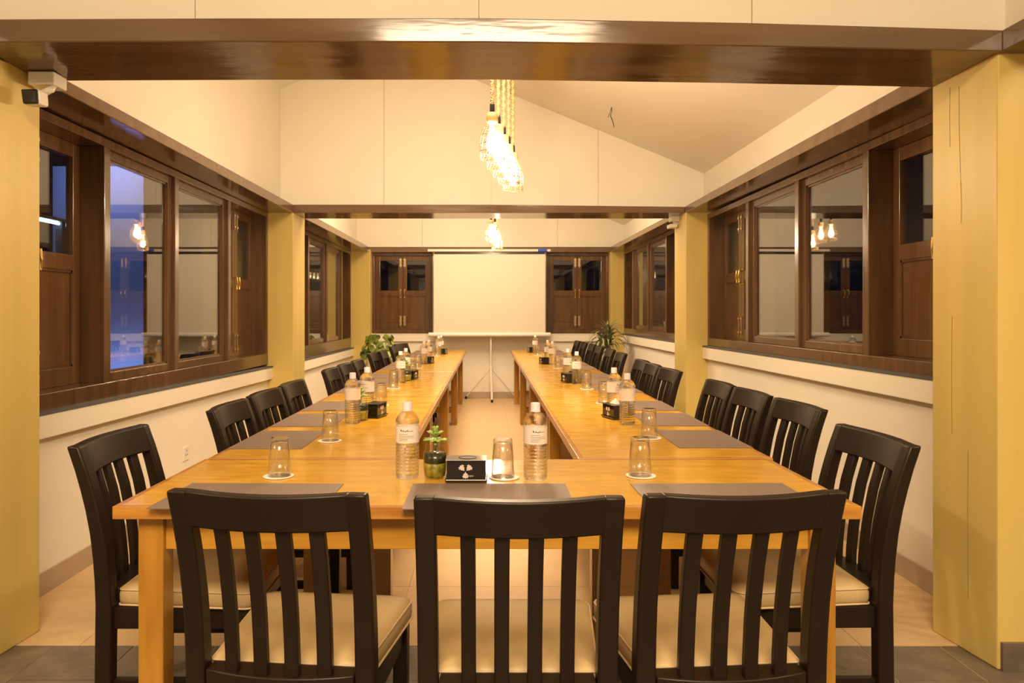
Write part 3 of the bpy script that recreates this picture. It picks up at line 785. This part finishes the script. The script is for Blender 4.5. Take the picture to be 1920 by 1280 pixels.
# ------------------------------------------------------------------ tissue boxes
def text_mesh(body, size, name):
    cu = bpy.data.curves.new(name, 'FONT'); cu.body = body; cu.size = size; cu.extrude = .0002; cu.align_x = 'CENTER'; cu.resolution_u = 2
    to = bpy.data.objects.new(name, cu); COL.objects.link(to)
    dg = bpy.context.evaluated_depsgraph_get(); dg.update()
    me = bpy.data.meshes.new_from_object(to.evaluated_get(dg)); bpy.data.objects.remove(to)
    return me
def make_box():
    root = empty('tissue_box')
    w, d, h = .062, .038, .070
    b = MB()
    b.box(-w+.003, w-.003, -d+.002, d-.002, .010, h-.002); b.build('box_body', M['acrylic'], root, bevel=.002)
    b = MB(); b.hexa([(-w, -d, 0), (w, -d, 0), (w, d, 0), (-w, d, 0), (-w-.003, -d-.008, .012), (w+.003, -d-.008, .012), (w+.003, d+.008, .012), (-w-.003, d+.008, .012)])
    b.build('base_tray', M['acrylic'], root, bevel=.004, seg=3)
    b = MB(); b.box(-w-.001, w+.001, -d-.001, d+.001, h-.003, h); lid = b.build('lid', M['acrylictop'], root, bevel=.0015)
    b = MB(); n = 28; vs = [(.026*math.cos(2*math.pi*k/n)+.004, .020*math.sin(2*math.pi*k/n), h+.0004) for k in range(n)]; b.add(vs, [tuple(range(n))]); b.build('opening', M['blackplastic'], lid)
    b = MB(); b.tube([(.004+.027*math.cos(2*math.pi*k/24), .021*math.sin(2*math.pi*k/24), h+.0004) for k in range(24)], .0009, 5, closed=True); b.build('opening_rim', M['acrylictop'], lid, smooth='all')
    # emblem: three toothed leaves meeting at a point, on the front
    def leafpoly(cx, cz, ang, s):
        base = [(.05, .08), (.13, .30), (.36, .42), (.30, .60), (.56, .78), (.40, .90), (.42, 1.10), (.18, 1.02), (0, 1.18), (-.18, 1.02), (-.42, 1.10), (-.40, .90), (-.56, .78), (-.30, .60), (-.36, .42), (-.13, .30), (-.05, .08)]
        ca, sa = math.cos(ang), math.sin(ang)
        return [(cx + s*(x*ca - z*sa), cz + s*(x*sa + z*ca)) for x, z in base]
    b = MB()
    for cx, cz, an, s in ((-.0045, .0365, R(42), .0185), (.0005, .0365, R(-42), .0185), (-.002, .0350, R(180), .0185)):
        b.prism(leafpoly(cx, cz, an, s), -d+.0012, -d+.0024)
    b.build('emblem', M['logo'], root)
    me = text_mesh('Ropo', .009, 'lettering'); me.materials.clear(); me.materials.append(M['logo'])
    o = bpy.data.objects.new('lettering', me); COL.objects.link(o); o.parent = root
    o.location = (.0125, -d+.0014, .0195); o.rotation_euler = (R(90), 0, 0)
    return root
bx = make_box(); xsnap = snapshot(bx)
GX = 'black tissue boxes on the tables'
boxes = [(-.064, 2.235, 0, 'black acrylic tissue box with grey leaf emblem on the front table'), (-.555, 3.62, 76, 'black tissue box beside the first jar on the left row'),
         (-.59, 5.69, 78, 'black tissue box at the second cluster on the left row'), (-.60, 7.52, 78, 'black tissue box at the third cluster on the left row'), (-.555, 9.22, 78, 'black tissue box at the far end of the left row'),
         (.622, 3.57, -72, 'black tissue box with a white tissue sticking out on the right row'), (.600, 5.42, -75, 'black tissue box at the second cluster on the right row'),
         (.575, 7.42, -78, 'black tissue box at the third cluster on the right row'), (.575, 9.64, -78, 'black tissue box at the far end of the right row')]
for i, (x, y, a, lab) in enumerate(boxes):
    if i == 0: o = bx; o.location = (x, y, ZT+.0005)
    else: o = dup(bx, xsnap, (x, y, ZT+.0005), R(a))
    tag(o, lab, 'tissue box', GX)
    if i == 5:
        b = MB(); b.add([(-.03, -.012, .071), (.034, -.01, .071), (.028, .014, .071), (-.02, .012, .071), (.012, 0, .100), (-.01, .006, .086)], [(0, 1, 4, 5), (1, 2, 4), (2, 3, 5, 4), (3, 0, 5)])
        b.build('tissue', M['tissue'], o)

# ------------------------------------------------------------------ plant jars
def make_jar():
    root = empty('plant_jar')
    b = MB(); b.lathe([(0, 0), (.028, 0), (.033, .006), (.0362, .03), (.0368, .055), (.035, .078), (.030, .088), (.0285, .092), (.0305, .095), (.0305, .099), (.0285, .101), (.0305, .104), (.0305, .108), (.029, .110)], n=24)
    b.f = [f for f in b.f if len(f) < 20]
    b.build('jar', M['jar'], root, smooth='all')
    b = MB(); b.lathe([(0, .003), (.026, .003), (.031, .008), (.0345, .03), (.0352, .048), (0, .050)], n=24); b.build('pebbles', M['pebble'], root, smooth='all')['kind'] = 'stuff'
    b = MB(); b.lathe([(0, .0505), (.0350, .0488), (.0350, .056), (.0332, .077), (0, .079)], n=24); b.build('wet_soil', M['murky'], root, smooth='all')
    b = MB(); b.tube([(0, 0, .078), (.002, 0, .10), (0, 0, .135)], .005, 6); b.build('stem', M['leaf'], root, smooth='all')
    lm = MB(); rings = []
    for t_, w in ((0, .003), (.3, .007), (.6, .0085), (.85, .006), (1, .001)):
        x = t_*.032; z = .012*t_ - .010*t_*t_
        rings.append([(x, -w, z+.001), (x, 0, z-.003), (x, w, z+.001), (x, 0, z+.002)])
    lm.loft(rings); me = lm.mesh('leaf', M['leaf'], smooth='all')
    for k in range(22):
        ring = k // 8; a = k*2.4 + .3
        o = bpy.data.objects.new('leaf', me); COL.objects.link(o); o.parent = root
        o.location = (0, 0, .112 + .012*ring); o.rotation_euler = (0, R(-5-28*ring), a); s = 1.25 - .22*ring; o.scale = (s, s*1.2, s)
    return root
jr = make_jar(); jsnap = snapshot(jr)
jars = [(-.163, 2.275, 'glass jar with a green sprig and pebbles on the front table'), (-.607, 3.50, 'plant jar between bottle and black box on the left row'),
        (-.615, 5.56, 'plant jar at the second cluster on the left row'), (.650, 5.53, 'plant jar at the second cluster on the right row')]
for i, (x, y, lab) in enumerate(jars):
    if i == 0: o = jr; o.location = (x, y, ZT+.0005)
    else: o = dup(jr, jsnap, (x, y, ZT+.0005), i*1.3)
    tag(o, lab, 'plant jar', 'small glass plant jars')

# ------------------------------------------------------------------ projection screen
sc = empty('projection_screen', (.03, 10.55, 0)); tag(sc, 'white tripod projection screen in front of the far wall', 'projection screen')
b = MB(); b.box(-.805, .805, -.002, .002, .985, 2.145); b.build('screen_fabric', M['screen'], sc)
b = MB(); b.tube([(-.89, 0, 2.172), (.88, 0, 2.172)], .019, 10); b.build('top_bar', M['whitemetal'], sc, smooth=True)
b = MB(); b.box(-.80, .80, -.006, .006, 2.12, 2.150); b.build('fabric_hem', M['blackplastic'], sc)
b = MB(); b.tube([(.70, -.0, 2.172), (.83, 0, 2.172)], .025, 10); b.build('blue_sticker', M['blue'], sc, smooth=True)
b = MB(); b.tube([(-.88, 0, .958), (.88, 0, .958)], .032, 12); b.build('roller_case', M['whitemetal'], sc, smooth=True)
b = MB(); b.tube([(.02, .04, .40), (.02, .04, 2.17)], .013, 8); b.build('pole', M['whitemetal'], sc, smooth=True)
b = MB(); b.lathe([(.02, .43), (.026, .44), (.026, .49), (.02, .5)], (.02, .04, 0), 12); b.build('hub', M['whitemetal'], sc, smooth=True)
for ex, ey, m_, rr in ((-.34, .26, 'whitemetal', .010), (.38, .26, 'whitemetal', .010), (.035, -.18, 'whitemetal', .016)):
    b = MB(); b.tube([(.02, .04, .47), (ex, ey, .035)], rr, 8); lg = b.build('leg', M[m_], sc, smooth=True)
    b = MB(); b.tube([(ex, ey, .04), (ex+(ex-.02)*.04, ey, .0)], .017, 8); b.build('foot', M['blackplastic'], lg, smooth=True)

# ------------------------------------------------------------------ house plants
def heart_mesh():
    b = MB(); out = [(0, 0), (.25, .10), (.46, -.02), (.55, -.25), (.42, -.60), (.18, -.90), (0, -1.05), (-.18, -.90), (-.42, -.60), (-.55, -.25), (-.46, -.02), (-.25, .10)]
    vs = [(x*.16, y*.16, -abs(x)*.03 - .05*(y*.9)**2) for x, y in out] + [(0, -.07, .006)]
    n = len(out); b.add(vs, [(i, (i+1) % n, n) for i in range(n)])
    return b
hm = [heart_mesh().mesh('leaf', M['heart'], smooth='all'), heart_mesh().mesh('leaf', M['heart2'], smooth='all')]
pl = empty('potted_plant', (-1.50, 10.08, 0)); tag(pl, 'bushy heart-leaved plant in the far left corner', 'plant')
b = MB(); b.lathe([(0, 0), (.11, 0), (.15, .30), (.17, .62), (.175, .64), (.155, .64), (.15, .60), (0, .60)], n=24); b.build('pot', M['pot'], pl, smooth=True)
b = MB(); b.lathe([(0, .60), (.149, .602), (0, .612)], n=20); b.build('soil', M['soil'], pl)
rp = random.Random(3)
for k in range(110):
    a = rp.uniform(0, 2*math.pi); el = rp.uniform(-.95, 1.0); rr = .245*math.sqrt(max(0.1, 1-el*el*.6))*rp.uniform(.6, 1.05)
    p = Vector((rr*math.cos(a), rr*math.sin(a)*.8, .78 + el*.21))
    o = bpy.data.objects.new('leaf', hm[0 if rp.random() < .72 else 1]); COL.objects.link(o); o.parent = pl
    o.location = p; o.rotation_euler = (R(rp.uniform(25, 75)), R(rp.uniform(-20, 20)), a + math.pi/2 + rp.uniform(-.4, .4)); s = rp.uniform(.6, 1.1)*.6; o.scale = (s, s, s)
b = MB()
for k in range(10):
    a = k*.63; b.tube([(.02*math.cos(a), .02*math.sin(a), .60), (.09*math.cos(a), .09*math.sin(a), .74), (.17*math.cos(a), .15*math.sin(a), .84)], .005, 5)
b.build('stems', M['heart2'], pl, smooth='all')

dr = empty('potted_plant', (1.605, 9.96, 0)); tag(dr, 'spiky plant with long arching striped leaves in the far right corner', 'plant')
b = MB(); b.lathe([(0, 0), (.10, 0), (.14, .26), (.15, .28), (.13, .28), (.12, .25), (0, .25)], n=24); b.build('pot', M['potdark'], dr, smooth=True)
b = MB(); b.lathe([(0, .25), (.119, .252), (0, .262)], n=20); b.build('soil', M['soil'], dr)
b = MB(); b.tube([(.0, 0, .25), (.02, .01, .5), (.03, 0, .75), (.05, 0, .98)], [.022, .02, .018, .014], 8); b.tube([(-.03, .03, .25), (-.06, .03, .5), (-.05, .0, .78)], [.018, .017, .012], 8); b.build('trunk', M['bark'], dr, smooth='all')
def strap(length, droop, w=.022):
    b = MB(); n = 9; rings = []
    x = z = 0; ang = R(62)
    for i in range(n+1):
        t_ = i/n; ww = w*(math.sin(math.pi*min(1, .12+t_*.88))**.6 if t_ < .98 else .08)
        ww = max(.001, w*(1-t_**2.2)*min(1, .45+t_*3))
        rings.append([(x, -ww, z+.004), (x, 0, z-.001), (x, ww, z+.004), (x, 0, z+.001)])
        x += length/n*math.cos(ang); z += length/n*math.sin(ang); ang -= R(droop)/n
    b.loft(rings); return b.mesh('leaf', M['strap'], smooth='all')
sm = [strap(.42, 120), strap(.46, 150), strap(.34, 95), strap(.28, 60)]
for k in range(56):
    t_ = k/56; a = k*2.399
    i = 3 if t_ > .9 else (2 if t_ > .68 else (0 if k % 2 else 1))
    o = bpy.data.objects.new('leaf', sm[i]); COL.objects.link(o); o.parent = dr
    hz = .74 + .25*t_
    o.location = (.04 if k % 4 else -.05, 0, hz if k % 4 else hz-.10); o.rotation_euler = (0, R(14-30*t_), a); o.scale = (.80, 1.3, 1.0)

# ------------------------------------------------------------------ small fixtures
cc = empty('security_camera', (-1.712, 2.80, 2.189)); tag(cc, 'white security camera with black face under the front beam, top left', 'camera')
b = MB(); b.box(-.05, .05, 0, .09, -.050, .0); b.build('mounting_box', M['white'], cc, bevel=.004)
b = MB(); b.tube([(.03, .03, -.045), (.032, .015, -.065), (.01, .0, -.085)], .014, 10); b.build('ball_joint', M['white'], cc, smooth='all')
b = MB(); b.hexa([(-.030, -.055, -.146), (.038, -.060, -.146), (.038, -.005, -.142), (-.026, -.005, -.142), (-.036, -.055, -.086), (.034, -.060, -.086), (.034, -.005, -.088), (-.032, -.005, -.088)]); b.build('camera_body', M['white'], cc, bevel=.010, seg=4)
b = MB(); b.hexa([(-.028, -.066, -.143), (.030, -.071, -.143), (.030, -.055, -.143), (-.028, -.05, -.143), (-.036, -.066, -.088), (.026, -.071, -.088), (.026, -.055, -.088), (-.036, -.05, -.088)]); b.build('lens_face', M['blackplastic'], cc, bevel=.006, seg=3)
c2 = empty('security_camera', (1.772, 6.90, 2.177)); tag(c2, 'small white security camera on the middle cross beam, right', 'camera')
b = MB(); b.box(-.05, .05, -.05, .05, -.05, .0); b.build('mounting_box', M['white'], c2, bevel=.004)
b = MB(); b.tube([(0, 0, -.045), (-.01, .02, -.08)], .012, 8); b.build('ball_joint', M['white'], c2, smooth='all')
b = MB(); b.box(-.05, .02, -.02, .12, -.105, -.068); b.build('camera_body', M['white'], c2, bevel=.01, seg=3)

so = empty('wall_socket', (-2.0, 4.84, .335)); tag(so, 'white wall socket on the left wall near the skirting', 'socket')
b = MB(); b.box(0, .008, -.045, .045, -.045, .045); b.build('plate', M['white'], so, bevel=.002)
b = MB()
for y, z in ((0, .018), (-.012, -.008), (.012, -.008)): b.box(.008, .0088, y-.004, y+.004, z-.004, z+.004)
b.build('socket_holes', M['blackplastic'], so)

# loose cable end hanging from the sloping ceiling
b = MB(); x, y = 1.035, 6.1; z = ceil_z(x)
b.tube([(x, y, z+.01), (x+.004, y, z-.03), (x-.008, y, z-.07), (x+.012, y, z-.12), (x+.022, y, z-.165)], .0035, 5)
b.tube([(x, y, z-.005), (x-.012, y, z-.05), (x-.03, y, z-.085)], .0025, 5)
o = b.build('loose_cable', M['wirecable'], smooth='all'); tag(o, 'loose black cable end hanging from the sloping ceiling', 'cable')
